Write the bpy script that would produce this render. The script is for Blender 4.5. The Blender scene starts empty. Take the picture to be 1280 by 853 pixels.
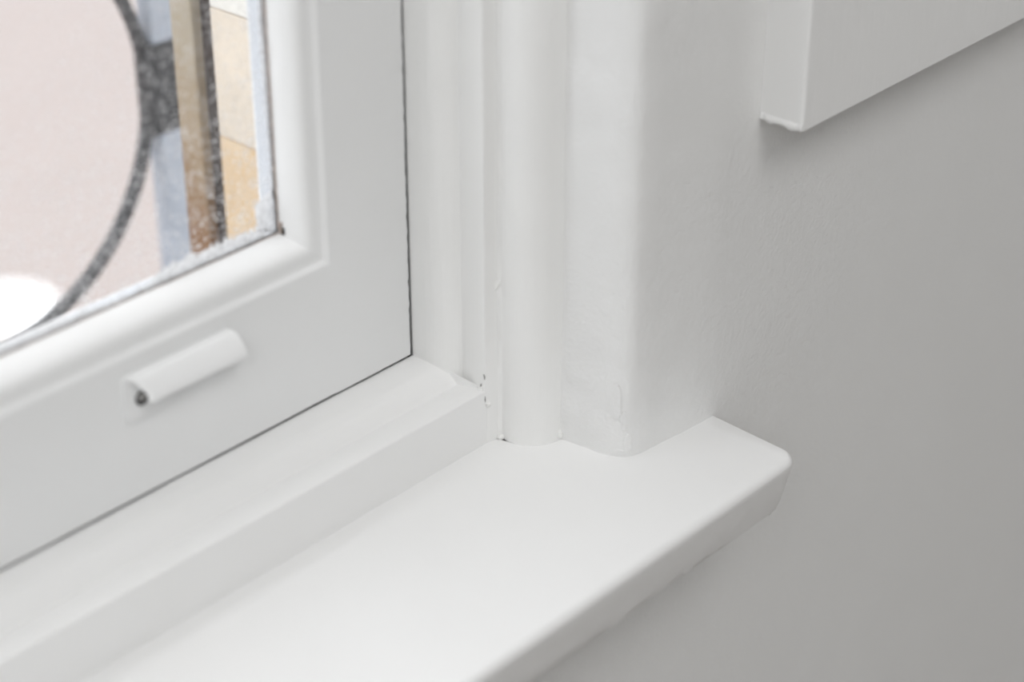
import bpy, bmesh, math, random
from mathutils import Vector, noise

S = bpy.context.scene
C = S.collection
random.seed(7)
MM = 0.001

# ------------------------------------------------------------------ camera
cam_d = bpy.data.cameras.new('camera')
cam_d.sensor_width = 36.0
cam_d.lens = 2520.0 * 36.0 / 1280.0
cam_d.clip_start = 0.02
cam_d.clip_end = 200
cam_d.dof.use_dof = True
cam_d.dof.focus_distance = 0.87
cam_d.dof.aperture_fstop = 4.5
cam = bpy.data.objects.new('camera', cam_d)
cam.location = (-0.5196, -0.5241, 0.4218)
cam.rotation_euler = (math.pi / 2 - 0.51297, 0, -0.83771)
C.objects.link(cam)
S.camera = cam

# ------------------------------------------------------------------ sky
world = bpy.data.worlds.new('overcast_sky')
S.world = world
world.use_nodes = True
wn = world.node_tree
wn.nodes.clear()
w_out = wn.nodes.new('ShaderNodeOutputWorld')
w_bg = wn.nodes.new('ShaderNodeBackground')
w_tc = wn.nodes.new('ShaderNodeTexCoord')
w_sep = wn.nodes.new('ShaderNodeSeparateXYZ')
w_ramp = wn.nodes.new('ShaderNodeValToRGB')
w_ramp.color_ramp.elements[0].position = 0.0
w_ramp.color_ramp.elements[0].color = (0.70, 0.72, 0.75, 1)
w_ramp.color_ramp.elements[1].position = 1.0
w_ramp.color_ramp.elements[1].color = (1.0, 1.0, 1.02, 1)
wn.links.new(w_tc.outputs['Generated'], w_sep.inputs[0])
wn.links.new(w_sep.outputs['Z'], w_ramp.inputs[0])
wn.links.new(w_ramp.outputs[0], w_bg.inputs['Color'])
w_bg.inputs['Strength'].default_value = 2.9
wn.links.new(w_bg.outputs[0], w_out.inputs[0])


def area_light(name, loc, target, sx, sy, power, col):
    d = bpy.data.lights.new(name, 'AREA')
    d.shape = 'RECTANGLE'
    d.size = sx
    d.size_y = sy
    d.energy = power
    d.color = col
    o = bpy.data.objects.new(name, d)
    o.location = loc
    o.rotation_euler = (Vector(target) - Vector(loc)).to_track_quat('-Z', 'Y').to_euler()
    C.objects.link(o)
    return o


# the room's other daylight: a tall window to the left; plus an added fill light below the ceiling
area_light('room_window_light', (-2.3, -1.35, 1.75), (0, -0.1, 0), 1.3, 1.5, 24, (0.99, 0.995, 1.0))
area_light('room_fill_light', (-0.45, -2, 2.4), (-0.45, -2, 0), 1.5, 1.5, 36, (1.0, 0.995, 0.985))

S.view_settings.view_transform = 'Standard'
S.view_settings.look = 'None'
S.view_settings.gamma = 1.0
S.view_settings.use_curve_mapping = False
S.view_settings.exposure = 0.0
S.cycles.max_bounces = 10
S.cycles.diffuse_bounces = 6
S.cycles.transparent_max_bounces = 16


# ------------------------------------------------------------------ materials
def new_mat(name):
    m = bpy.data.materials.new(name)
    m.use_nodes = True
    nt = m.node_tree
    b = nt.nodes['Principled BSDF']
    return m, nt, b


def coords(nt, scale=(1, 1, 1)):
    tc = nt.nodes.new('ShaderNodeNewGeometry')
    mp = nt.nodes.new('ShaderNodeMapping')
    mp.inputs['Scale'].default_value = scale
    nt.links.new(tc.outputs['Position'], mp.inputs['Vector'])
    return mp.outputs[0]


def noise_node(nt, vec, scale, detail=4, rough=0.55):
    n = nt.nodes.new('ShaderNodeTexNoise')
    n.inputs['Scale'].default_value = scale
    n.inputs['Detail'].default_value = detail
    n.inputs['Roughness'].default_value = rough
    nt.links.new(vec, n.inputs['Vector'])
    return n.outputs['Fac']


def ramp(nt, fac, stops):
    r = nt.nodes.new('ShaderNodeValToRGB')
    e = r.color_ramp.elements
    while len(e) < len(stops):
        e.new(0.5)
    for i, (p, c) in enumerate(stops):
        e[i].position = p
        e[i].color = (c[0], c[1], c[2], 1) if not isinstance(c, (int, float)) else (c, c, c, 1)
    nt.links.new(fac, r.inputs[0])
    return r.outputs[0]


def math_node(nt, op, a, b=None, clamp=False):
    n = nt.nodes.new('ShaderNodeMath')
    n.operation = op
    n.use_clamp = clamp
    for i, v in enumerate((a, b)):
        if v is None:
            continue
        if isinstance(v, (int, float)):
            n.inputs[i].default_value = v
        else:
            nt.links.new(v, n.inputs[i])
    return n.outputs[0]


def bump(nt, b, heights, dist=1.0):
    """heights: list of (socket, strength in mm)"""
    total = None
    for s, k in heights:
        t = math_node(nt, 'MULTIPLY', s, k * MM)
        total = t if total is None else math_node(nt, 'ADD', total, t)
    bn = nt.nodes.new('ShaderNodeBump')
    bn.inputs['Strength'].default_value = 1.0
    bn.inputs['Distance'].default_value = dist
    nt.links.new(total, bn.inputs['Height'])
    nt.links.new(bn.outputs[0], b.inputs['Normal'])


def paint(name, col, rough, brush=(1, 1, 1), fine=0.02, broad=0.12, spots=0.0, broad_scale=30, speck=False):
    m, nt, b = new_mat(name)
    b.inputs['Roughness'].default_value = rough
    v = coords(nt)
    vb = coords(nt, brush)
    n_f = noise_node(nt, vb, 420, 3)
    n_b = noise_node(nt, vb, broad_scale, 3)
    hs = [(n_f, fine), (n_b, broad)]
    if spots:
        vo = nt.nodes.new('ShaderNodeTexVoronoi')
        vo.inputs['Scale'].default_value = 45
        nt.links.new(v, vo.inputs['Vector'])
        hs.append((ramp(nt, vo.outputs['Distance'], [(0.0, 1.0), (0.05, 0.0)]), spots))
    bump(nt, b, hs)
    base = ramp(nt, noise_node(nt, v, 24, 4), [(0.3, [c * 0.985 for c in col]), (0.7, col)])
    if speck:
        vo2 = nt.nodes.new('ShaderNodeTexVoronoi')
        vo2.inputs['Scale'].default_value = 70
        nt.links.new(v, vo2.inputs['Vector'])
        f = ramp(nt, vo2.outputs['Distance'], [(0.018, 1.0), (0.034, 0.0)])
        sel = ramp(nt, noise_node(nt, v, 31, 1), [(0.60, 0.0), (0.64, 0.7)])
        mx = nt.nodes.new('ShaderNodeMix')
        mx.data_type = 'RGBA'
        nt.links.new(math_node(nt, 'MULTIPLY', f, sel), mx.inputs[0])
        nt.links.new(base, mx.inputs[6])
        mx.inputs[7].default_value = (0.50, 0.49, 0.47, 1)
        base = mx.outputs[2]
    nt.links.new(base, b.inputs['Base Color'])
    return m


M_wood_v = paint('white_gloss_paint_vertical_brush', (0.81, 0.81, 0.80), 0.36, (1, 1, 0.04), 0.13, 0.16, 0.10)
M_wood_h = paint('white_gloss_paint_horizontal_brush', (0.81, 0.81, 0.805), 0.36, (0.05, 1, 1), 0.07, 0.14, 0.05)
M_sash = paint('white_sash_paint', (0.81, 0.815, 0.815), 0.42, (0.3, 1, 0.3), 0.03, 0.10, 0.0)
M_bead = paint('white_glazing_bead_paint', (0.880, 0.885, 0.885), 0.32, (0.5, 1, 0.5), 0.08, 0.14, 0.12)
M_sill = paint('white_sill_paint', (0.82, 0.82, 0.815), 0.40, (0.10, 1, 1), 0.045, 0.07, 0.0, 30, True)
M_wall = paint('grey_white_wall_paint', (0.77, 0.77, 0.763), 0.60, (1, 1, 1), 0.34, 0.22, 0.0, 190)
M_board = paint('grey_white_board_paint', (0.80, 0.80, 0.793), 0.5, (1, 1, 0.15), 0.18, 0.16, 0.12, 150)
M_room = paint('room_paint', (0.72, 0.725, 0.73), 0.8)
M_caulk = paint('old_paint_flakes', (0.80, 0.80, 0.785), 0.45, (1, 1, 1), 0.08, 0.1)


def simple(name, col, rough=0.6, metal=0.0, var=0.15, scale=40, bmp=0.3):
    m, nt, b = new_mat(name)
    v = coords(nt)
    nt.links.new(ramp(nt, noise_node(nt, v, scale, 5), [(0.3, [c * (1 - var) for c in col]), (0.7, col)]), b.inputs['Base Color'])
    b.inputs['Roughness'].default_value = rough
    b.inputs['Metallic'].default_value = metal
    bump(nt, b, [(noise_node(nt, v, scale * 6, 4), bmp)])
    return m


M_floor = simple('oak_floorboards', (0.36, 0.33, 0.30), 0.5, 0, 0.3, 6)
M_iron_dark = simple('dark_ironwork', (0.012, 0.012, 0.015), 0.45, 0.0, 0.3, 60)
M_iron_light = simple('blue_grey_ironwork', (0.390, 0.429, 0.494), 0.5, 0.0, 0.15, 50)
M_stone_cream = simple('cream_stone', (0.694, 0.612, 0.510), 0.85, 0, 0.12, 30, 0.6)
M_stone_white = simple('whitewashed_stone', (0.787, 0.769, 0.718), 0.85, 0, 0.06, 30, 0.6)
M_joint = simple('dark_weathered_joint', (0.05, 0.035, 0.03), 0.9, 0, 0.5, 80, 1.0)
M_putty = simple('pale_blue_white_putty', (0.544, 0.575, 0.613), 0.5, 0, 0.05, 60, 0.3)
M_rust = simple('flaking_brown_edge', (0.609, 0.507, 0.450), 0.9, 0, 0.5, 400, 0.5)
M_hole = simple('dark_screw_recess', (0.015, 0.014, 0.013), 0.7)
M_crack = simple('grey_paint_crack', (0.22, 0.21, 0.20), 0.9)
M_screw = simple('worn_steel_screw', (0.42, 0.41, 0.40), 0.4, 0.6, 0.3, 200)
M_pave = simple('pale_pink_paving', (0.301, 0.260, 0.244), 0.9, 0, 0.06, 2.0, 1.0)
M_white_out = simple('white_table_paint', (0.92, 0.92, 0.92), 0.4, 0, 0.02)


def smear_mat():
    # thin paint on glass: part of the daylight behind it comes through
    m = bpy.data.materials.new('thin_paint_smear')
    m.use_nodes = True
    nt = m.node_tree
    nt.nodes.clear()
    out = nt.nodes.new('ShaderNodeOutputMaterial')
    v = coords(nt)
    c = ramp(nt, noise_node(nt, v, 500, 4, 0.7), [(0.35, (0.70, 0.70, 0.70)), (0.65, (0.88, 0.88, 0.88))])
    df = nt.nodes.new('ShaderNodeBsdfDiffuse')
    tl = nt.nodes.new('ShaderNodeBsdfTranslucent')
    mx = nt.nodes.new('ShaderNodeMixShader')
    mx.inputs[0].default_value = 0.88
    nt.links.new(c, df.inputs['Color'])
    nt.links.new(c, tl.inputs['Color'])
    nt.links.new(df.outputs[0], mx.inputs[1])
    nt.links.new(tl.outputs[0], mx.inputs[2])
    nt.links.new(mx.outputs[0], out.inputs[0])
    return m


M_smear = smear_mat()


def tan_stone():
    # stone that grows browner toward its foot (old rust and damp staining)
    m, nt, b = new_mat('stained_tan_stone')
    geo = nt.nodes.new('ShaderNodeNewGeometry')
    sep = nt.nodes.new('ShaderNodeSeparateXYZ')
    nt.links.new(geo.outputs['Position'], sep.inputs[0])
    n = noise_node(nt, geo.outputs['Position'], 90, 5, 0.7)
    z = math_node(nt, 'MULTIPLY', math_node(nt, 'SUBTRACT', sep.outputs['Z'], -0.055), 6.0)
    t = math_node(nt, 'ADD', z, math_node(nt, 'MULTIPLY', math_node(nt, 'SUBTRACT', n, 0.5), 0.55))
    nt.links.new(ramp(nt, t, [(0.0, (0.20, 0.085, 0.025)), (0.42, (0.31, 0.23, 0.145)), (0.80, (0.36, 0.31, 0.235))]), b.inputs['Base Color'])
    b.inputs['Roughness'].default_value = 0.9
    bump(nt, b, [(n, 0.8)])
    return m


M_stone_tan = tan_stone()


def lower_stone():
    m, nt, b = new_mat('ochre_stone')
    geo = nt.nodes.new('ShaderNodeNewGeometry')
    n = noise_node(nt, geo.outputs['Position'], 35, 4, 0.6)
    nt.links.new(ramp(nt, n, [(0.3, (0.53, 0.37, 0.21)), (0.7, (0.61, 0.485, 0.34))]), b.inputs['Base Color'])
    b.inputs['Roughness'].default_value = 0.9
    bump(nt, b, [(n, 0.6)])
    return m


M_stone_ochre = lower_stone()


def dusty_glass():
    m = bpy.data.materials.new('dusty_glass')
    m.use_nodes = True
    nt = m.node_tree
    nt.nodes.clear()
    out = nt.nodes.new('ShaderNodeOutputMaterial')
    v = coords(nt)
    geo = nt.nodes.new('ShaderNodeNewGeometry')
    sep = nt.nodes.new('ShaderNodeSeparateXYZ')
    nt.links.new(geo.outputs['Position'], sep.inputs[0])
    fine = ramp(nt, noise_node(nt, v, 620, 3, 0.7), [(0.555, 0.0), (0.61, 1.0)])
    mid = ramp(nt, noise_node(nt, v, 200, 6, 0.75), [(0.48, 0.0), (0.68, 1.0)])
    blot = ramp(nt, noise_node(nt, v, 75, 5, 0.7), [(0.58, 0.0), (0.72, 1.0)])
    broad = noise_node(nt, v, 22, 3)
    low = math_node(nt, 'SUBTRACT', 1.0, math_node(nt, 'MULTIPLY', math_node(nt, 'SUBTRACT', sep.outputs['Z'], 0.08), 11.0, True), True)
    d = math_node(nt, 'ADD', math_node(nt, 'MULTIPLY', fine, 0.56), math_node(nt, 'MULTIPLY', mid, 0.26))
    d = math_node(nt, 'ADD', d, math_node(nt, 'MULTIPLY', blot, 0.26))
    d = math_node(nt, 'MULTIPLY', d, math_node(nt, 'ADD', 0.55, math_node(nt, 'ADD', math_node(nt, 'MULTIPLY', broad, 0.6), math_node(nt, 'MULTIPLY', low, 0.6))))
    d = math_node(nt, 'ADD', d, 0.025, True)
    tr = nt.nodes.new('ShaderNodeBsdfTransparent')
    tr.inputs['Color'].default_value = (0.985, 0.99, 0.99, 1)
    df = nt.nodes.new('ShaderNodeBsdfDiffuse')
    df.inputs['Color'].default_value = (0.75, 0.75, 0.755, 1)
    tl = nt.nodes.new('ShaderNodeBsdfTranslucent')
    tl.inputs['Color'].default_value = (0.75, 0.75, 0.755, 1)
    mx = nt.nodes.new('ShaderNodeMixShader')
    mx.inputs[0].default_value = 0.5
    nt.links.new(df.outputs[0], mx.inputs[1])
    nt.links.new(tl.outputs[0], mx.inputs[2])
    mx2 = nt.nodes.new('ShaderNodeMixShader')
    nt.links.new(d, mx2.inputs[0])
    nt.links.new(tr.outputs[0], mx2.inputs[1])
    nt.links.new(mx.outputs[0], mx2.inputs[2])
    gl = nt.nodes.new('ShaderNodeBsdfGlossy')
    gl.inputs['Roughness'].default_value = 0.05
    fr = nt.nodes.new('ShaderNodeFresnel')
    fr.inputs['IOR'].default_value = 1.25
    mx3 = nt.nodes.new('ShaderNodeMixShader')
    nt.links.new(fr.outputs[0], mx3.inputs[0])
    nt.links.new(mx2.outputs[0], mx3.inputs[1])
    nt.links.new(gl.outputs[0], mx3.inputs[2])
    nt.links.new(mx3.outputs[0], out.inputs[0])
    return m


def clear_glass():
    m = bpy.data.materials.new('clean_glass_face')
    m.use_nodes = True
    nt = m.node_tree
    nt.nodes.clear()
    out = nt.nodes.new('ShaderNodeOutputMaterial')
    tr = nt.nodes.new('ShaderNodeBsdfTransparent')
    tr.inputs['Color'].default_value = (0.985, 0.99, 0.99, 1)
    nt.links.new(tr.outputs[0], out.inputs[0])
    return m


M_glass = dusty_glass()
M_glass_clear = clear_glass()


# ------------------------------------------------------------------ helpers
def finish(name, bm, mat, parent=None, angle=38, mats=None, recalc=True):
    """link bm (in world coordinates) as one mesh object whose origin is at its base"""
    if recalc:
        bmesh.ops.recalc_face_normals(bm, faces=bm.faces)
    xs = [v.co.x for v in bm.verts]
    ys = [v.co.y for v in bm.verts]
    zs = [v.co.z for v in bm.verts]
    org = Vector(((min(xs) + max(xs)) / 2, (min(ys) + max(ys)) / 2, min(zs)))
    for v in bm.verts:
        v.co -= org
    me = bpy.data.meshes.new(name)
    for f in bm.faces:
        f.smooth = True
    bm.to_mesh(me)
    bm.free()
    for m in (mats or [mat]):
        me.materials.append(m)
    me.set_sharp_from_angle(angle=math.radians(angle))
    o = bpy.data.objects.new(name, me)
    C.objects.link(o)
    if parent is not None:
        base = Vector(parent.location)
        p = parent.parent
        while p is not None:
            base += Vector(p.location)
            p = p.parent
        o.parent = parent
        o.location = org - base
    else:
        o.location = org
    return o


def tag(o, label, cat, kind=None, group=None):
    o['label'] = label
    o['category'] = cat
    if kind:
        o['kind'] = kind
    if group:
        o['group'] = group
    return o


def empty(name, loc):
    o = bpy.data.objects.new(name, None)
    o.empty_display_size = 0.05
    o.location = loc
    C.objects.link(o)
    return o


def fillet(pts, radii, n=6):
    """round the corners of a closed 2d polygon"""
    out = []
    N = len(pts)
    for i in range(N):
        p = Vector(pts[i])
        r = radii[i] if i < len(radii) else 0
        if r <= 0:
            out.append(p)
            continue
        a = (Vector(pts[i - 1]) - p)
        b = (Vector(pts[(i + 1) % N]) - p)
        la, lb = a.length, b.length
        a.normalize()
        b.normalize()
        ang = a.angle(b)
        t = min(r / math.tan(ang / 2), la * 0.49, lb * 0.49)
        p0, p1 = p + a * t, p + b * t
        for k in range(n + 1):
            s = k / n
            out.append((1 - s) ** 2 * p0 + 2 * s * (1 - s) * p + s ** 2 * p1)
    return out


def smooth_path(pts, n=5):
    """catmull rom through an open 2d path"""
    P = [Vector(p) for p in pts]
    out = []
    for i in range(len(P) - 1):
        p0 = P[max(i - 1, 0)]
        p1, p2 = P[i], P[i + 1]
        p3 = P[min(i + 2, len(P) - 1)]
        for k in range(n):
            t = k / n
            out.append(0.5 * ((2 * p1) + (p2 - p0) * t + (2 * p0 - 5 * p1 + 4 * p2 - p3) * t * t + (3 * p1 - p0 - 3 * p2 + p3) * t ** 3))
    out.append(P[-1])
    return out


def extrude(bm, prof, to3d, stations, jit=None):
    """prof: closed 2d loop; to3d(p, s) -> point; stations: list along the run"""
    rows = []
    for s in stations:
        row = []
        for i, p in enumerate(prof):
            co = Vector(to3d(p, s))
            if jit:
                co += jit(co, i, s)
            row.append(bm.verts.new(co))
        rows.append(row)
    n = len(prof)
    for a, b in zip(rows[:-1], rows[1:]):
        for i in range(n):
            j = (i + 1) % n
            bm.faces.new((a[i], a[j], b[j], b[i]))
    for row in (rows[0], rows[-1]):
        try:
            f = bm.faces.new(row)
            bmesh.ops.triangulate(bm, faces=[f], ngon_method='EAR_CLIP')
        except ValueError:
            pass


def lin(a, b, n):
    return [a + (b - a) * i / n for i in range(n + 1)]


def box(bm, x0, x1, y0, y1, z0, z1, bev=0.0, seg=2):
    vs = [bm.verts.new((x, y, z)) for x in (x0, x1) for y in (y0, y1) for z in (z0, z1)]
    idx = [(0, 1, 3, 2), (4, 6, 7, 5), (0, 4, 5, 1), (2, 3, 7, 6), (0, 2, 6, 4), (1, 5, 7, 3)]
    fs = [bm.faces.new([vs[i] for i in q]) for q in idx]
    if bev > 0:
        es = list({e for f in fs for e in f.edges})
        bmesh.ops.bevel(bm, geom=es, offset=bev, segments=seg, profile=0.5, affect='EDGES', clamp_overlap=True)


def nz(x, y, z, f=1.0):
    return noise.noise(Vector((x * f, y * f, z * f)))


# ------------------------------------------------------------------ room shell
X_L, X_R, Y_B, Z_F, Z_C = -2.6, 2.2, -3.9, -0.95, 2.45     # room extents
Y_W, Y_F = -0.0926, 0.2200                                  # room face and street face of the window wall
X_OPL, Z_OPT = -1.06, 1.50                                  # left edge and top of the opening
Z_S = -0.0323                                               # sill top
SILL_T = 0.0296

# right-hand part of the window wall: splayed plaster reveal, rounded arris, flat wall
rev = smooth_path([(29.5, -54.5), (31.4, -57.4), (32.0, -62), (32.7, -71), (34.6, -79.5), (38.6, -86.0), (45.0, -88.4), (54, -89.6), (66, -90.9), (78, -92.1), (86, -92.6), (93, -92.6), (100, -92.6), (107, -92.6), (130, -92.6), (220, -92.6)], 4)
prof = [Vector((p[0] * MM, p[1] * MM)) for p in rev]
prof += [Vector((X_R, Y_W)), Vector((X_R, Y_F)), Vector((0.0812, Y_F)), Vector((0.0812, 0.0506)), Vector((0.041, 0.0506)), Vector((0.041, -0.0505))]
n_rev = len(rev)


def wall_jit(co, i, s):
    if i >= n_rev - 1 or i == 0:
        return Vector((0, 0, 0))
    k = 0.0005 * nz(co.x, co.y, co.z, 38) + 0.00025 * nz(co.x, co.y, co.z, 110)
    low = max(0.0, 1 - abs(co.z - Z_S - 0.02) / 0.05)
    k += low * (0.0010 * nz(co.x, co.y, co.z, 75) + 0.0006 * nz(co.x, co.y, co.z, 230))
    k *= max(0.0, min(1.0, (0.088 - co.x) / 0.030))
    return Vector((-k, -k * 0.6, 0))


bm = bmesh.new()
extrude(bm, prof, lambda p, s: (p[0], p[1], s), [Z_S - SILL_T - 0.0004] + lin(Z_S - 0.002, 0.40, 150) + [0.8, Z_C], wall_jit)
# wall below the opening, left of it and above it
box(bm, X_OPL - 0.03, X_R, Y_W, Y_F, Z_F, Z_S - SILL_T - 0.0004)
box(bm, X_L, X_OPL - 0.03, Y_W, Y_F, Z_F, Z_C)
box(bm, X_OPL - 0.03, 0.0310, Y_W, Y_F, Z_OPT + 0.03, Z_C)
w = finish('wall_front', bm, M_wall, angle=50)
tag(w, 'pale grey painted wall with rounded plaster reveal beside the window', 'wall', 'structure')

bm = bmesh.new(); box(bm, X_L - 0.1, X_L, Y_B, Y_F, Z_F, Z_C)
tag(finish('wall_left', bm, M_room), 'pale painted side wall left of the window', 'wall', 'structure')
bm = bmesh.new(); box(bm, X_R, X_R + 0.1, Y_B, Y_F, Z_F, Z_C)
tag(finish('wall_right', bm, M_room), 'pale painted side wall right of the window', 'wall', 'structure')
bm = bmesh.new(); box(bm, X_L - 0.1, X_R + 0.1, Y_B - 0.1, Y_B, Z_F, Z_C)
tag(finish('wall_back', bm, M_room), 'pale painted wall facing the window across the room', 'wall', 'structure')
bm = bmesh.new(); box(bm, X_L - 0.1, X_R + 0.1, Y_B - 0.1, Y_F, Z_F - 0.1, Z_F)
tag(finish('floor', bm, M_floor), 'brown wooden floor of the room', 'floor', 'structure')
bm = bmesh.new(); box(bm, X_L - 0.1, X_R + 0.1, Y_B - 0.1, Y_F, Z_C, Z_C + 0.1)
tag(finish('ceiling', bm, M_room), 'white ceiling of the room', 'ceiling', 'structure')

# paint flakes on the foot of the reveal (parts of the wall)
def flake(name, outline, to3d, thick, mat, parent, lift=0.0):
    """irregular raised patch: outline in 2d, to3d(u, v, h) -> world point"""
    bm = bmesh.new()
    cu = sum(p[0] for p in outline) / len(outline)
    cv = sum(p[1] for p in outline) / len(outline)
    rings = []
    for k, h in ((1.0, -0.0002), (0.96, thick), (0.6, thick * 1.15), (0.25, thick * 0.9)):
        rings.append([bm.verts.new(to3d(cu + (u - cu) * k, cv + (v - cv) * k, h + (thick * 0.3 * nz(u, v, k, 900) if k < 1 else 0))) for u, v in outline])
    n = len(outline)
    for a, b in zip(rings[:-1], rings[1:]):
        for i in range(n):
            bm.faces.new((a[i], a[(i + 1) % n], b[(i + 1) % n], b[i]))
    bm.faces.new(rings[-1])
    bm.faces.new(list(reversed(rings[0])))
    return finish(name, bm, mat, parent, 60)


# reveal arc length parametrisation for flakes
RV = [Vector((p[0] * MM, p[1] * MM)) for p in rev]
RL = [0.0]
for a, b in zip(RV[:-1], RV[1:]):
    RL.append(RL[-1] + (b - a).length)


def on_reveal(u, z, h):
    u = max(0.0, min(u, RL[-1] - 1e-6))
    for i in range(len(RV) - 1):
        if RL[i + 1] >= u:
            t = (u - RL[i]) / (RL[i + 1] - RL[i])
            p = RV[i].lerp(RV[i + 1], t)
            d = (RV[i + 1] - RV[i]).normalized()
            nrm = Vector((d.y, -d.x))
            if nrm.x > 0.2:
                nrm = -nrm
            return (p.x + nrm.x * h, p.y + nrm.y * h, z)


def blob(cu, cv, ru, rv, n=22, rough=0.35, seed=0):
    o = []
    for i in range(n):
        a = 2 * math.pi * i / n
        k = 1 + rough * nz(math.cos(a) * 1.4, math.sin(a) * 1.4, seed * 3.1, 1.0)
        o.append((cu + ru * k * math.cos(a), cv + rv * k * math.sin(a)))
    return o


FL = [(0.0285, Z_S + 0.0255, 0.0026, 0.0075, 0.0006), (0.0315, Z_S + 0.018, 0.0016, 0.0045, 0.0005),
      (0.0335, Z_S + 0.0065, 0.0022, 0.0042, 0.0007), (0.0300, Z_S + 0.0022, 0.0045, 0.0016, 0.0006),
      (0.006, Z_S + 0.012, 0.0013, 0.004, 0.0004)]
for i, (u, z, ru, rz, th) in enumerate(FL):
    flake('paint_flake', blob(u, z, ru, rz, 18, 0.45, i), on_reveal, th * 0.9, M_wall, w)

# ------------------------------------------------------------------ sill board
def sill():
    # plan of the visible edge: from the left end along the front, round the horn, to the wall
    xr, yf = 0.0879, -0.1382
    path = [(X_OPL - 0.06, yf, 1.0)]
    x0, x1 = X_OPL - 0.06, xr - 0.0065
    for x in lin(x0, -0.26, 24)[1:] + lin(-0.26, x1, 300)[1:]:
        path.append((x, yf, 1.0))
    for k in range(1, 8):
        a = math.pi / 2 * k / 8
        path.append((xr - 0.0065 + 0.0065 * math.sin(a), yf + 0.0065 - 0.0065 * math.cos(a), 1 - 0.6 * k / 8))
    for k in range(0, 12):
        path.append((xr + 0.0020 * k / 11, yf + 0.0065 + (Y_W - 0.0003 - yf - 0.0065) * k / 11, 0.4))
    # edge profile: (inset, z)
    P = []
    for k in range(8):
        a = math.pi / 2 * k / 7
        P.append((0.0036 * (1 - math.sin(a)), -0.0036 * (1 - math.cos(a))))
    P += [(0.0006, -0.0065), (0.0012, -0.0098), (0.0019, -0.0132), (0.0026, -0.0165), (0.0034, -0.0200), (0.0044, -0.0240), (0.0056, -0.0272), (0.0083, -SILL_T)]
    bm = bmesh.new()
    rows = []
    for j, (px, py, sc) in enumerate(path):
        if j == 0:
            t = Vector((1, 0))
        else:
            a = path[max(j - 1, 0)]
            b = path[min(j + 1, len(path) - 1)]
            t = Vector((b[0] - a[0], b[1] - a[1])).normalized()
        nin = Vector((-t.y, t.x))          # inwards
        row = []
        for i, (o, z) in enumerate(P):
            under = max(0.0, (-z - 0.006) / 0.016)
            wob = (0.0005 * nz(px * 0.45, z * 2.2, 3.0, 75) + 0.0004 * nz(px * 0.6, z * 2, 9, 230)) * under * (1 if sc == 1 else 0.2)
            drip = 0.0007 * max(0.0, nz(px * 30, 4.2, 0)) * (1 if i in (12, 13, 14) and sc == 1 else 0)
            oo = o * (sc if z > -0.008 else 1.0) + wob - drip * 0.6
            zz = Z_S + z + (0.0007 * nz(px * 40, 7.7, 0) if i >= len(P) - 3 and sc == 1 else 0) - drip * 0.5
            if i == len(P) - 1:
                zz = Z_S - SILL_T
            q = Vector((px, py)) + nin * oo
            q.y = min(q.y, Y_W - 0.0003)
            row.append(bm.verts.new((q.x, q.y, zz)))
        rows.append(row)
    for a, b in zip(rows[:-1], rows[1:]):
        for i in range(len(P) - 1):
            bm.faces.new((a[i], b[i], b[i + 1], a[i + 1]))
    # top and bottom sheets: strips running back under the bead, a tongue under the reveal, a fan at the horn
    def back(q):
        if q.x < 0.0312:
            return (q.x, 0.0)
        if q.x < 0.0761:
            return (q.x, -0.0560)
        return (0.0761, -0.0560)
    def sheet(idx):
        B = []
        for r in rows:
            q = r[idx].co
            b = back(q)
            if B and abs(B[-1].co.x - b[0]) < 1e-7 and abs(B[-1].co.y - b[1]) < 1e-7:
                B.append(B[-1])
            else:
                B.append(bm.verts.new((b[0], b[1], q.z)))
        for j in range(len(rows) - 1):
            vs = [rows[j][idx], rows[j + 1][idx], B[j + 1], B[j]]
            u = []
            for v in vs:
                if v not in u:
                    u.append(v)
            bm.faces.new(u)
        return B
    e1 = sheet(0)
    e2 = sheet(len(P) - 1)
    for j in range(len(rows) - 1):
        if e1[j] is not e1[j + 1]:
            bm.faces.new((e1[j], e1[j + 1], e2[j + 1], e2[j]))
    bm.faces.new(list(rows[-1]) + [e2[-1], e1[-1]])
    bm.faces.new([e1[0]] + list(rows[0]) + [e2[0]])
    return finish('window_sill', bm, M_sill, None, 28)


s = sill()
tag(s, 'white painted wooden window sill with rounded front edge and projecting end', 'window sill', 'thing')

# ------------------------------------------------------------------ bead along the sill (trim_1)
BEAD = smooth_path([(0.0, 0.0), (-6, 0.15), (-11, -0.15), (-15, -1.3), (-18.3, -3.6), (-20.5, -6.2), (-21.6, -7.7)], 3) + \
       [Vector(p) for p in ((-23.0, -7.5), (-34.2, -6.5), (-35.0, -6.8), (-35.3, -7.6))]
X_J = 0.0


def bead_sill():
    prof = [Vector((p[0] * MM, p[1] * MM)) for p in BEAD] + [Vector((-0.0353, Z_S)), Vector((0.0, Z_S)), Vector((0.0, -0.05)), Vector((0.05, -0.05)), Vector((0.05, 0.002)), Vector((0.0305, 0.006)), Vector((0.0305, -0.002)), Vector((0.0002, -0.002))]
    nb = len(BEAD)
    bm = bmesh.new()

    def to3d(p, st):
        # the run dies into the bead on the jamb with a mitre: the end follows the profile height
        x = st
        if st > 0.5:
            x = max(0.0, -p[1]) + 0.0014 if p[0] < 0 else 0.0
            x = min(x, 0.0078)
        return (x, p[0], p[1])

    def jit(co, i, st):
        if i >= nb or st > 0.5:
            return Vector((0, 0, 0))
        k = 0.00022 * nz(co.x, co.y, i * 0.1, 28) + 0.00012 * nz(co.x, i, 0, 90)
        return Vector((0, k * 0.5, k))
    extrude(bm, prof, to3d, [X_OPL] + lin(-0.45, -0.006, 120) + [1.0], jit)
    return finish('trim_1', bm, M_wood_h, None, 42)


t1 = bead_sill()
tag(t1, 'white stepped wooden bead lying along the back of the sill under the sash', 'trim', 'structure')

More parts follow.
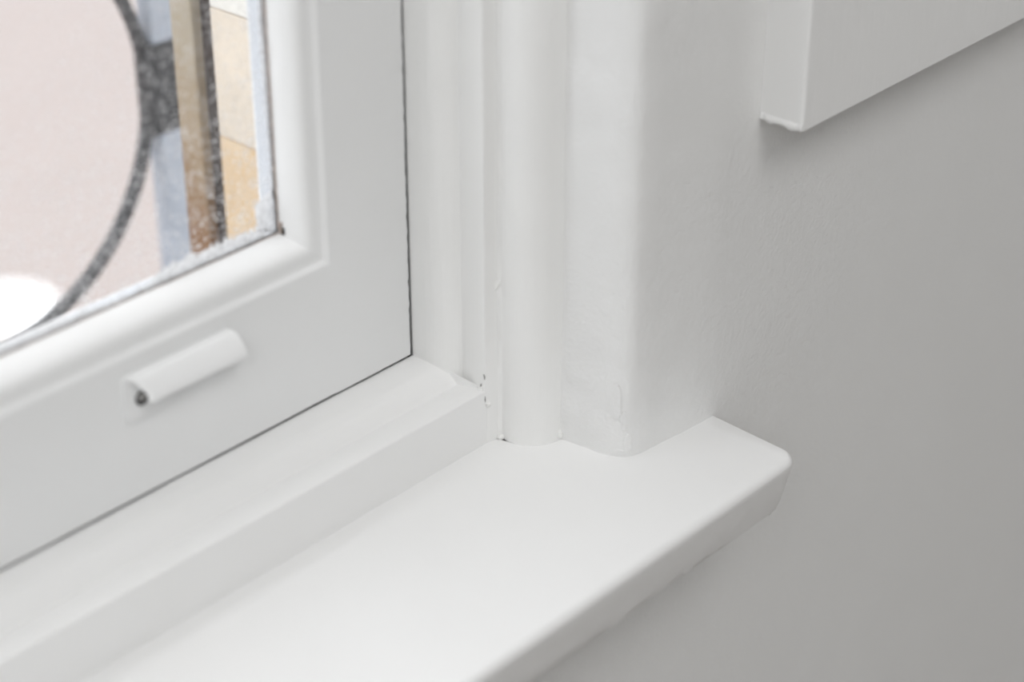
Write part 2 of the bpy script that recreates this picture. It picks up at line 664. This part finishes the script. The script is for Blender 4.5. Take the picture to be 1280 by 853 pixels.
# bead up the jamb (trim_2)
def bead_jamb():
    prof = [Vector((-p[1] * MM, p[0] * MM)) for p in BEAD]
    nb = len(prof)
    prof += [Vector((0.0129, -0.0364)), Vector((0.0129, 0.05)), Vector((-0.006, 0.05)), Vector((-0.006, 0.0305)), Vector((0.002, 0.0305)), Vector((0.002, 0.0005))]
    bm = bmesh.new()

    def jit(co, i, st):
        if i >= nb or i < 1:
            return Vector((0, 0, 0))
        k = 0.00022 * nz(i * 0.1, co.y, co.z, 28) + 0.00014 * nz(i, 0, co.z, 80)
        if co.z < 0.01:
            k += 0.0004 * nz(co.x, co.y, co.z, 140)
        return Vector((k, k * 0.5, 0))
    extrude(bm, prof, lambda p, st: (p[0], p[1], st), lin(Z_S, 0.40, 140) + [0.8, Z_OPT], jit)
    return finish('trim_2', bm, M_wood_v, None, 42)


t2 = bead_jamb()
tag(t2, 'white upright wooden bead on the jamb along the sash edge', 'trim', 'structure')

# round moulding between jamb bead and plaster reveal (trim_3)
def round_bead():
    P = [(12.9, -36.4), (14.3, -37.6)] 
    arc = smooth_path([(14.3, -37.9), (14.2, -42.0), (15.4, -46.8), (18.6, -51.4), (23.2, -54.8), (27.5, -56.1), (31.0, -56.4)], 4)
    prof = [Vector((12.95, -36.4)) * MM] + [Vector((p[0] * MM, p[1] * MM)) for p in arc] + [Vector((0.0405, -0.0500)), Vector((0.0405, 0.05)), Vector((0.01295, 0.05))]
    nb = len(arc)
    bm = bmesh.new()

    def jit(co, i, st):
        if i < 1 or i > nb:
            return Vector((0, 0, 0))
        k = 0.0003 * nz(co.x, co.y, co.z, 30) + 0.00015 * nz(i * 0.3, 0, co.z, 100)
        return Vector((k, k, 0))
    extrude(bm, prof, lambda p, st: (p[0], p[1], st), lin(Z_S, 0.40, 140) + [0.8, Z_OPT], jit)
    return finish('trim_3', bm, M_wood_v, None, 42)


t3 = round_bead()
tag(t3, 'white rounded upright moulding between jamb bead and plaster reveal', 'trim', 'structure')

# far jamb and head of the opening (off to the left and above)
bm = bmesh.new()
box(bm, X_OPL - 0.03, X_OPL, Y_W, 0.05, Z_S, Z_OPT)
box(bm, X_OPL - 0.03, 0.0310, Y_W + 0.03, 0.05, Z_OPT, Z_OPT + 0.03)
t4 = finish('trim_4', bm, M_wood_v)
tag(t4, 'white painted far jamb and head of the window opening', 'trim', 'structure')

# old paint blobs where sill bead, jamb bead and round moulding meet
for i, (x, y, z, r) in enumerate([(0.0072, -0.0330, -0.0068, 0.0016), (0.0078, -0.0357, -0.013, 0.0011), (0.0135, -0.0375, Z_S + 0.001, 0.0015), (0.0300, -0.0562, Z_S + 0.003, 0.0014), (0.0134, -0.0366, 0.042, 0.0011)]):
    bm = bmesh.new()
    bmesh.ops.create_icosphere(bm, subdivisions=3, radius=r)
    for v in bm.verts:
        v.co *= 1 + 0.5 * nz(v.co.x, v.co.y, v.co.z + i, 700)
        v.co.z *= 1.7 if i == 3 else 1.0
        if i == 4:
            v.co.z *= 2.4
            v.co.x += v.co.z * 0.5
        v.co += Vector((x, y, z))
    finish('paint_blob', bm, M_caulk, t3 if i >= 2 else t2, 60)

def crack(pts, r, parent):
    bm = bmesh.new()
    rows = []
    for k, pnt in enumerate(pts):
        rr = r * (0.35 + math.sin(math.pi * (k + 0.5) / len(pts)))
        rows.append([bm.verts.new((pnt[0] + rr * math.cos(a), pnt[1] + rr * math.sin(a), pnt[2])) for a in (0.4, 1.65, 2.9, 4.15, 5.4)])
    for a, c in zip(rows[:-1], rows[1:]):
        for k in range(5):
            bm.faces.new((a[k], a[(k + 1) % 5], c[(k + 1) % 5], c[k]))
    bm.faces.new(rows[0]); bm.faces.new(list(reversed(rows[-1])))
    return finish('paint_crack', bm, M_crack, parent, 60)


crack([(0.0068, -0.0322, -0.0066), (0.0067, -0.0328, -0.0052), (0.0066, -0.0330, -0.0040)], 0.00028, t2)
crack([(0.0066, -0.0352, -0.0120), (0.0065, -0.0353, -0.0105), (0.0065, -0.0352, -0.0090)], 0.00022, t2)
crack([(0.0066, -0.0350, -0.0010), (0.0066, -0.0350, 0.0003), (0.0065, -0.0346, 0.0012)], 0.00024, t2)

# ------------------------------------------------------------------ the sash (window_1)
XO, ZO = -0.0446, 0.0603           # outer corner of the glazing bead on the sash face
BW = 0.0155                        # width of the glazing bead
XLO, ZTO = X_OPL + 0.0446, Z_OPT - 0.06
win = empty('window_1', (0.5 * X_OPL, 0.012, 0.0012))
tag(win, 'white painted window sash with dusty pane and moulded glazing bead', 'window', 'structure')

# stile: jamb-side edge a little ragged with old paint
prof = [(-0.0011, 0.0003), (-0.0017, 0.0), (XO + 0.0004, 0.0), (XO, 0.0004), (XO, 0.0130), (-0.0535, 0.0130), (-0.0535, 0.0290), (-0.0014, 0.0290)]
bm = bmesh.new()


def stile_jit(co, i, st):
    if i in (0, 1):
        k = 0.00025 * nz(0, 0, co.z, 60) + 0.0006 * nz(0, 5, co.z, 300)
        return Vector((k + (0.0002 if co.z > 0.1 else 0), 0, 0))
    if st < ZO - 0.001 and i == 2:
        return Vector((-0.0004, 0, 0))
    if st < ZO - 0.001 and i == 3:
        return Vector((0, -0.0003, 0))
    return Vector((0, 0, 0))


extrude(bm, [Vector(p) for p in prof], lambda p, st: (p[0], p[1], st), lin(0.0009, 0.40, 300) + [Z_OPT - 0.001], stile_jit)
finish('stile', bm, M_sash, win, 30)
# matching stile at the far side
bm = bmesh.new()
extrude(bm, [Vector((X_OPL - p[0], p[1])) for p in prof], lambda p, st: (p[0], p[1], st), [0.0012, Z_OPT - 0.001])
finish('stile', bm, M_sash, win, 30)
# bottom rail
prof = [(0.0, 0.0012), (0.0004, 0.0009), (0.029, 0.0009), (0.029, 0.0692), (0.0130, 0.0692), (0.0130, ZO), (0.0004, ZO), (0.0, ZO - 0.0004)]
bm = bmesh.new()
extrude(bm, [Vector(p) for p in prof], lambda p, st: (st, p[0], p[1]), [XLO] + lin(-0.4, XO, 80),
        lambda co, i, st: Vector((0, 0, 0.00022 * nz(co.x, 1, 0, 45))) if i in (0, 1) else Vector((0, 0, 0)))
finish('bottom_rail', bm, M_sash, win, 30)
# top rail
bm = bmesh.new()
box(bm, XLO, XO, 0.0, 0.029, ZTO, Z_OPT - 0.001)
finish('top_rail', bm, M_sash, win, 30)

# glazing bead: (distance inwards from outer edge, y)
GB = [Vector(p) for p in ((0.0, 0.15), (0.3, 0.25), (1.6, 1.6), (2.2, 1.75))] + \
     smooth_path([(2.9, 1.7), (4.4, 1.35), (6.2, 0.8), (7.8, 0.5), (9.4, 0.8), (11.2, 2.2), (13.0, 4.8), (14.4, 7.8), (15.4, 11.0)], 3)
GB = [Vector((p[0] * MM, p[1] * MM)) for p in GB]
GBC = GB + [Vector((BW, 0.0112)), Vector((0.0, 0.0112))]


def glazing(side):
    bm = bmesh.new()

    def jit(co, i, st):
        if i < 3 or i >= len(GB):
            return Vector((0, 0, 0))
        inner = max(0.0, (i - len(GB) + 6) / 6)
        k = 0.00025 * nz(co.x, 0, co.z, 35) + 0.00025 * inner * nz(co.x, 3, co.z, 200)
        d = Vector((1, 0, 0)) if side in 'rl' else Vector((0, 0, 1))
        return d * k
    if side == 'r':
        f = lambda p, t: (XO - p[0], p[1], ZO + p[0] + t * (ZTO - ZO - 2 * p[0]))
    elif side == 'l':
        f = lambda p, t: (XLO + p[0], p[1], ZO + p[0] + t * (ZTO - ZO - 2 * p[0]))
    elif side == 'b':
        f = lambda p, t: (XO - p[0] + t * (XLO - XO + 2 * p[0]), p[1], ZO + p[0])
    else:
        f = lambda p, t: (XO - p[0] + t * (XLO - XO + 2 * p[0]), p[1], ZTO - p[0])
    st = (lin(0, 0.35, 140) + [0.7, 1.0]) if side in 'rb' else [0, 1.0]
    extrude(bm, GBC, f, st, jit if side in 'rb' else None)
    return finish('glazing_bead', bm, M_bead, win, 32)


for sd in 'rblt':
    glazing(sd)

# pane: dust on its outer face
bm = bmesh.new()
box(bm, XLO + 0.004, XO - 0.004, 0.0113, 0.0128, ZO + 0.004, ZTO - 0.004)
bm.faces.ensure_lookup_table()
bmesh.ops.recalc_face_normals(bm, faces=bm.faces)
for f in bm.faces:
    f.material_index = 1 if f.normal.y > -0.5 else 0
pane = finish('pane', bm, None, win, 30, [M_glass, M_glass_clear])

# putty fillet behind the glass, in the rebate of stile and rail
bm = bmesh.new()
extrude(bm, [Vector(p) for p in ((-0.0600, 0.0131), (-0.0536, 0.0131), (-0.0536, 0.0280))], lambda p, st: (p[0], p[1], st), lin(0.0693, 0.4, 100) + [ZTO],
        lambda co, i, st: Vector((0.0005 * nz(0, i, co.z, 90), 0, 0)) if i == 0 else Vector((0, 0, 0)))
finish('putty', bm, M_putty, win, 30)
bm = bmesh.new()
extrude(bm, [Vector(p) for p in ((0.0131, 0.0757), (0.0131, 0.0693), (0.0280, 0.0693))], lambda p, st: (st, p[0], p[1]), [XLO] + lin(-0.4, -0.0536, 120),
        lambda co, i, st: Vector((0, 0, 0.0006 * nz(co.x, i, 0, 120))) if i == 0 else Vector((0, 0, 0)))
finish('putty', bm, M_putty, win, 30)

# worn brown line where the bead meets the glass, broken by old paint
def edge_line(pts, wdt, mat):
    bm = bmesh.new()
    up = []
    for k, (x, z) in enumerate(pts):
        d = Vector((pts[min(k + 1, len(pts) - 1)][0] - pts[max(k - 1, 0)][0], pts[min(k + 1, len(pts) - 1)][1] - pts[max(k - 1, 0)][1])).normalized()
        n = Vector((-d.y, d.x))
        hw = wdt * (0.55 + 0.75 * abs(nz(x, z, 2, 220)) + 0.5 * nz(x, z, 5, 60))
        hw = max(hw, 0.00006)
        row = []
        for sx, yy in ((1, 0.0112), (1, 0.0106), (-1, 0.0106), (-1, 0.0112)):
            row.append(bm.verts.new((x + n.x * hw * sx, yy, z + n.y * hw * sx)))
        up.append(row)
    for a, b in zip(up[:-1], up[1:]):
        for i in range(4):
            bm.faces.new((a[i], a[(i + 1) % 4], b[(i + 1) % 4], b[i]))
    bm.faces.new(up[0])
    bm.faces.new(list(reversed(up[-1])))
    return finish('bead_gap', bm, mat, win, 60)


zi, xi = ZO + BW, XO - BW
edge_line([(xi - 0.0002, z) for z in lin(zi + 0.0015, 0.40, 260)], 0.00034, M_rust)
edge_line([(x, zi + 0.0001) for x in lin(-0.45, xi - 0.0005, 260)], 0.00012, M_rust)
# dark decayed pit in the corner of the bead
flake('corner_pit', blob(xi + 0.0010, zi + 0.0010, 0.0008, 0.0017, 18, 0.6, 11), lambda u, v, h: (u, 0.0098 - 0.0022 * max(0.0, (u - xi) / 0.002) - h, v), 0.0003, M_hole, win)
flake('corner_pit', blob(xi + 0.0002, zi + 0.0026, 0.0010, 0.0024, 18, 0.6, 12), lambda u, v, h: (u, 0.0100 - h, v), 0.0006, M_rust, win)

# white paint smeared over the glass along its edges
def strip_smear(x0, x1, z0, amp, base, seed, n=90, vertical=False):
    """ragged-edged strip of paint on the glass, built as a strip of quads with thickness"""
    bm = bmesh.new()
    rows = []
    for i in range(n + 1):
        t = i / n
        a = x0 + (x1 - x0) * t
        env = max(0.03, min(1.0, 5 * t, 5 * (1 - t)))
        h = base + amp * max(-0.6, 0.6 * nz(a, seed, 0, 170) + 0.5 * nz(a, seed, 2, 700) + 0.3 * nz(a, seed, 2, 1800))
        h = max(0.0003, h * env)
        row = []
        for k, yy in ((-0.0012, 0.0129), (0.0, 0.0136), (h * 0.6, 0.0136), (h * 0.9, 0.0133), (h, 0.0129)):
            row.append(bm.verts.new((z0 - k, yy, a) if vertical else (a, yy, z0 + k)))
        rows.append(row)
    for a, b in zip(rows[:-1], rows[1:]):
        for k in range(5):
            bm.faces.new((a[k], a[(k + 1) % 5], b[(k + 1) % 5], b[k]))
    bm.faces.new(rows[0])
    bm.faces.new(list(reversed(rows[-1])))
    return finish('paint_smear', bm, M_smear, win, 60)


strip_smear(-0.128, xi + 0.0004, zi, 0.0050, 0.0052, 1.3, 150)
strip_smear(-0.33, -0.126, zi, 0.0016, 0.0030, 4.1, 150)
strip_smear(zi, zi + 0.018, xi, 0.003, 0.0095, 2.2, 60, True)
strip_smear(zi + 0.014, 0.40, xi, 0.0012, 0.0014, 8.2, 160, True)

# sash lift: hooked pull screwed to the bottom rail, painted over
lift = empty('sash_lift', (0, 0, 0))
lift.parent = win
lx, ly, lz = -0.1235, 0.0, 0.036
lift.location = Vector((lx, ly, lz)) - Vector(win.location)
lift['label'] = 'white painted hooked sash lift on the bottom rail'


def lift_parts():
    bm = bmesh.new()
    # back plate
    pr = fillet([(-0.1484, 0.0345), (-0.0985, 0.0345), (-0.0985, 0.0532), (-0.1484, 0.0532)], [0.001] * 4, 3)
    extrude(bm, pr, lambda p, st: (p[0], st, p[1]), [0.0002, -0.0012, -0.0015])
    finish('back_plate', bm, M_sash, lift, 40)
    # hooked flange: profile (y, z) thin sheet
    outer = smooth_path([(-0.6, 53.9), (-3.2, 53.8), (-5.2, 52.8), (-7.4, 49.2), (-8.8, 45.6), (-8.7, 43.6)], 5)
    inner = smooth_path([(-7.0, 43.9), (-7.2, 45.6), (-6.0, 48.4), (-4.2, 51.0), (-2.6, 52.0), (-0.6, 52.2)], 5)
    prof = [Vector((p[0] * MM, p[1] * MM)) for p in outer + inner]
    bm = bmesh.new()

    def f(p, t):
        d = -p[0]
        xl = -0.1482 + d * 0.85
        xr = -0.0992 + d * 0.32
        return (xl + (xr - xl) * t, p[0], p[1])
    extrude(bm, prof, f, lin(0, 1, 30), lambda co, i, st: Vector((0, 0.00012 * nz(co.x, i, 0, 120), 0.00016 * nz(co.x, i * 0.4, 4, 90))))
    finish('flange', bm, M_bead, lift, 45)
    # dark recess and half painted screw behind the flange's open end
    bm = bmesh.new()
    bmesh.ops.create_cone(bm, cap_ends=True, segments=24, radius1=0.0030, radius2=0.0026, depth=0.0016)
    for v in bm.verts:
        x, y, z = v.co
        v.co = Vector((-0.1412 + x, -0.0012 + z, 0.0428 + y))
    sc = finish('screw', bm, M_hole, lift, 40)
    bm = bmesh.new()
    bmesh.ops.create_uvsphere(bm, u_segments=18, v_segments=10, radius=0.0022)
    for v in bm.verts:
        v.co = Vector((-0.1414 + v.co.x, -0.0018 + v.co.y * 0.5, 0.0434 + v.co.z * 0.75))
    finish('screw', bm, M_screw, lift, 40)


lift_parts()

# ------------------------------------------------------------------ board on the wall
bx0, bx1, bz0, bz1, byf = 0.1099, 0.75, 0.0990, 0.75, Y_W - 0.0206
bm = bmesh.new()
outl = fillet([(bx0, Y_W + 0.0001), (bx0, byf), (bx1, byf), (bx1, Y_W + 0.0001)], [0, 0.0016, 0.0016, 0], 4)
no = len(outl)


def board_jit(co, i, st):
    low = 1.0 if co.z < bz0 + 0.003 else 0.3
    k = 0.0002 * nz(co.x, co.y, co.z, 120)
    dz = low * 0.0007 * nz(co.x * 2, co.y, 3.3, 190) if (co.z < bz0 + 0.003 and co.x < bx0 + 0.02) else 0.0
    return Vector((k if i in (1, 2, 3, 4, 5) else 0, -abs(k) if i > 1 and i < no - 2 else 0, dz))


extrude(bm, outl, lambda p, st: (p[0], p[1], st), [bz0, bz0 + 0.0008] + lin(bz0 + 0.004, 0.35, 50) + [bz1], board_jit)
b = finish('painted_board', bm, M_board, None, 35)
tag(b, 'grey white painted board fixed flat on the wall above the sill end', 'board', 'thing')
# thick lip of paint along the end's lower edge
bm = bmesh.new()
rows = []
for k in range(31):
    t = k / 30
    y = Y_W - 0.0004 + (byf - Y_W + 0.0006) * t
    h = 0.0014 + 0.0009 * nz(y, 1.7, 0, 190) + 0.0006 * nz(y, 6.1, 0, 700) - (0.0010 if t < 0.08 else 0)
    row = [bm.verts.new((bx0 + 0.0012, y, bz0 + 0.0036)), bm.verts.new((bx0 - 0.0003, y, bz0 + 0.0030 + 0.0004 * nz(y, 4, 0, 300))),
           bm.verts.new((bx0 - 0.0007, y, bz0 + 0.0008)), bm.verts.new((bx0 - 0.0003, y, bz0 + 0.0015 - h)), bm.verts.new((bx0 + 0.0012, y, bz0 + 0.0010 - h * 0.6))]
    rows.append(row)
for a, c in zip(rows[:-1], rows[1:]):
    for k in range(5):
        bm.faces.new((a[k], a[(k + 1) % 5], c[(k + 1) % 5], c[k]))
bm.faces.new(rows[0]); bm.faces.new(list(reversed(rows[-1])))
finish('paint_lip', bm, M_board, b, 60)

# ------------------------------------------------------------------ outside: stone reveal
rv = empty('stone_reveal', (0.07, 0.135, -0.0546))
tag(rv, 'cream and brown weathered stone reveal outside the pane', 'stonework', 'thing')
XS = 0.060


def stone(name, y0, y1, z0, z1, mat, dx=0.0, bev=0.003):
    bm = bmesh.new()
    box(bm, XS + dx, 0.0810, y0, y1, z0, z1, bev, 3)
    for v in bm.verts:
        if v.co.x < 0.07:
            v.co.x += 0.0008 * nz(v.co.x, v.co.y, v.co.z, 60)
    return finish(name, bm, mat, rv, 50)


zc = [-0.0546, 0.0255, 0.0917, 0.25, 0.41, 0.56, 0.72, 0.88, 1.04, 1.2, 1.36, 1.52]
for k in range(len(zc) - 1):
    m = M_stone_ochre if k == 0 else (M_stone_cream if k == 1 else (M_stone_white if k == 2 else M_stone_cream))
    stone('stone', 0.0510, 0.1905, zc[k] + 0.0002, zc[k + 1] - 0.0002, m, random.uniform(-0.0003, 0.0003), 0.0007)
bm = bmesh.new()
box(bm, XS + 0.0055, 0.0810, 0.1906, 0.2045, -0.0546, 1.52)
finish('joint', bm, M_joint, rv)
zt = [-0.0546, 0.13, 0.31, 0.5, 0.7, 0.9, 1.1, 1.3, 1.52]
for k in range(len(zt) - 1):
    stone('stone', 0.2046, 0.2212, zt[k] + 0.0003, zt[k + 1] - 0.0003, M_stone_tan, random.uniform(-0.0004, 0.0004), 0.0015)

# ------------------------------------------------------------------ outside: iron guard
YG = 0.330
gd = empty('iron_guard', (0.0, YG, -0.21))
tag(gd, 'dark iron window guard with large ring and blue grey upright bar', 'railing', 'thing')
RC, RR = (0.0002, -0.0048), 0.1232


def guard_ring(cx, cz):
    bm = bmesh.new()
    pr = [(RR - 0.0022, -0.0035), (RR + 0.0036, -0.0035), (RR + 0.0036, 0.0035), (RR - 0.0022, 0.0035)]
    pr = fillet(pr, [0.001] * 4, 2)
    N = 120
    rows = []
    for k in range(N):
        a = 2 * math.pi * k / N
        rows.append([bm.verts.new((cx + p[0] * math.cos(a), YG + p[1], cz + p[0] * math.sin(a))) for p in pr])
    n = len(pr)
    for k in range(N):
        a, c = rows[k], rows[(k + 1) % N]
        for i in range(n):
            bm.faces.new((a[i], a[(i + 1) % n], c[(i + 1) % n], c[i]))
    return finish('ring', bm, M_iron_dark, gd, 40)


def flat_bar(name, x0, x1, z0, z1, mat, y0=YG - 0.006, y1=YG + 0.006):
    bm = bmesh.new()
    box(bm, x0, x1, y0, y1, z0, z1, 0.001, 2)
    return finish(name, bm, mat, gd, 40)


guard_ring(*RC)
guard_ring(RC[0], RC[1] + 0.36)
bxl, bxr = 0.1266, 0.1444
flat_bar('bar', bxl, bxr, -0.20, 0.95, M_iron_light)
flat_bar('bar', RC[0] * 2 - bxr, RC[0] * 2 - bxl, -0.20, 0.95, M_iron_light)
# collar clasping ring to bar
cb = flat_bar('collar', RC[0] + RR - 0.002, bxr - 0.0005, -0.0350, 0.0190, M_iron_dark, YG - 0.007, YG + 0.006)
flat_bar('rail', -0.45, 0.30, -0.212, -0.20, M_iron_dark)
flat_bar('rail', -0.45, 0.30, 0.95, 0.962, M_iron_dark)
for xx in (0.22,):
    for zz in (-0.206, 0.956):
        flat_bar('bracket', xx - 0.008, xx + 0.008, zz - 0.005, zz + 0.005, M_iron_dark, Y_F + 0.0, YG)

# ------------------------------------------------------------------ outside: ground and table
Z_G = -6.0
bm = bmesh.new()
box(bm, -30, 40, 0.6, 60, Z_G - 0.2, Z_G)
g = finish('pavement', bm, M_pave)
tag(g, 'pale pink paved ground seen through the dusty pane', 'pavement', 'structure')
bm = bmesh.new()
box(bm, X_L - 6, X_R + 6, 0.12, 0.6, Z_G - 0.2, Z_G)
box(bm, X_L - 6, X_R + 6, -0.2, Y_F, Z_G, Z_F - 0.1)
tag(finish('wall_outside', bm, M_stone_cream), 'cream stone street wall below the window', 'wall', 'structure')

tb = empty('round_table', (5.24, 8.69, Z_G))
tag(tb, 'white round table on the pavement, overexposed beyond the lower pane', 'table', 'thing')


def lathe(name, prof, cx, cy, mat, parent, seg=48):
    bm = bmesh.new()
    rows = [[bm.verts.new((cx + r * math.cos(2 * math.pi * k / seg), cy + r * math.sin(2 * math.pi * k / seg), z)) for k in range(seg)] for r, z in prof]
    for a, c in zip(rows[:-1], rows[1:]):
        for k in range(seg):
            bm.faces.new((a[k], a[(k + 1) % seg], c[(k + 1) % seg], c[k]))
    bm.faces.new(rows[0])
    bm.faces.new(rows[-1])
    return finish(name, bm, mat, parent, 40)


TX, TY, TZ = tb.location
lathe('tabletop', [(0.27, TZ + 0.715), (0.298, TZ + 0.72), (0.303, TZ + 0.735), (0.298, TZ + 0.75), (0.28, TZ + 0.752)], TX, TY, M_white_out, tb)
lathe('pedestal', [(0.03, TZ + 0.03), (0.03, TZ + 0.70), (0.09, TZ + 0.715)], TX, TY, M_white_out, tb, 24)
lathe('base', [(0.22, TZ), (0.22, TZ + 0.02), (0.03, TZ + 0.03)], TX, TY, M_white_out, tb)
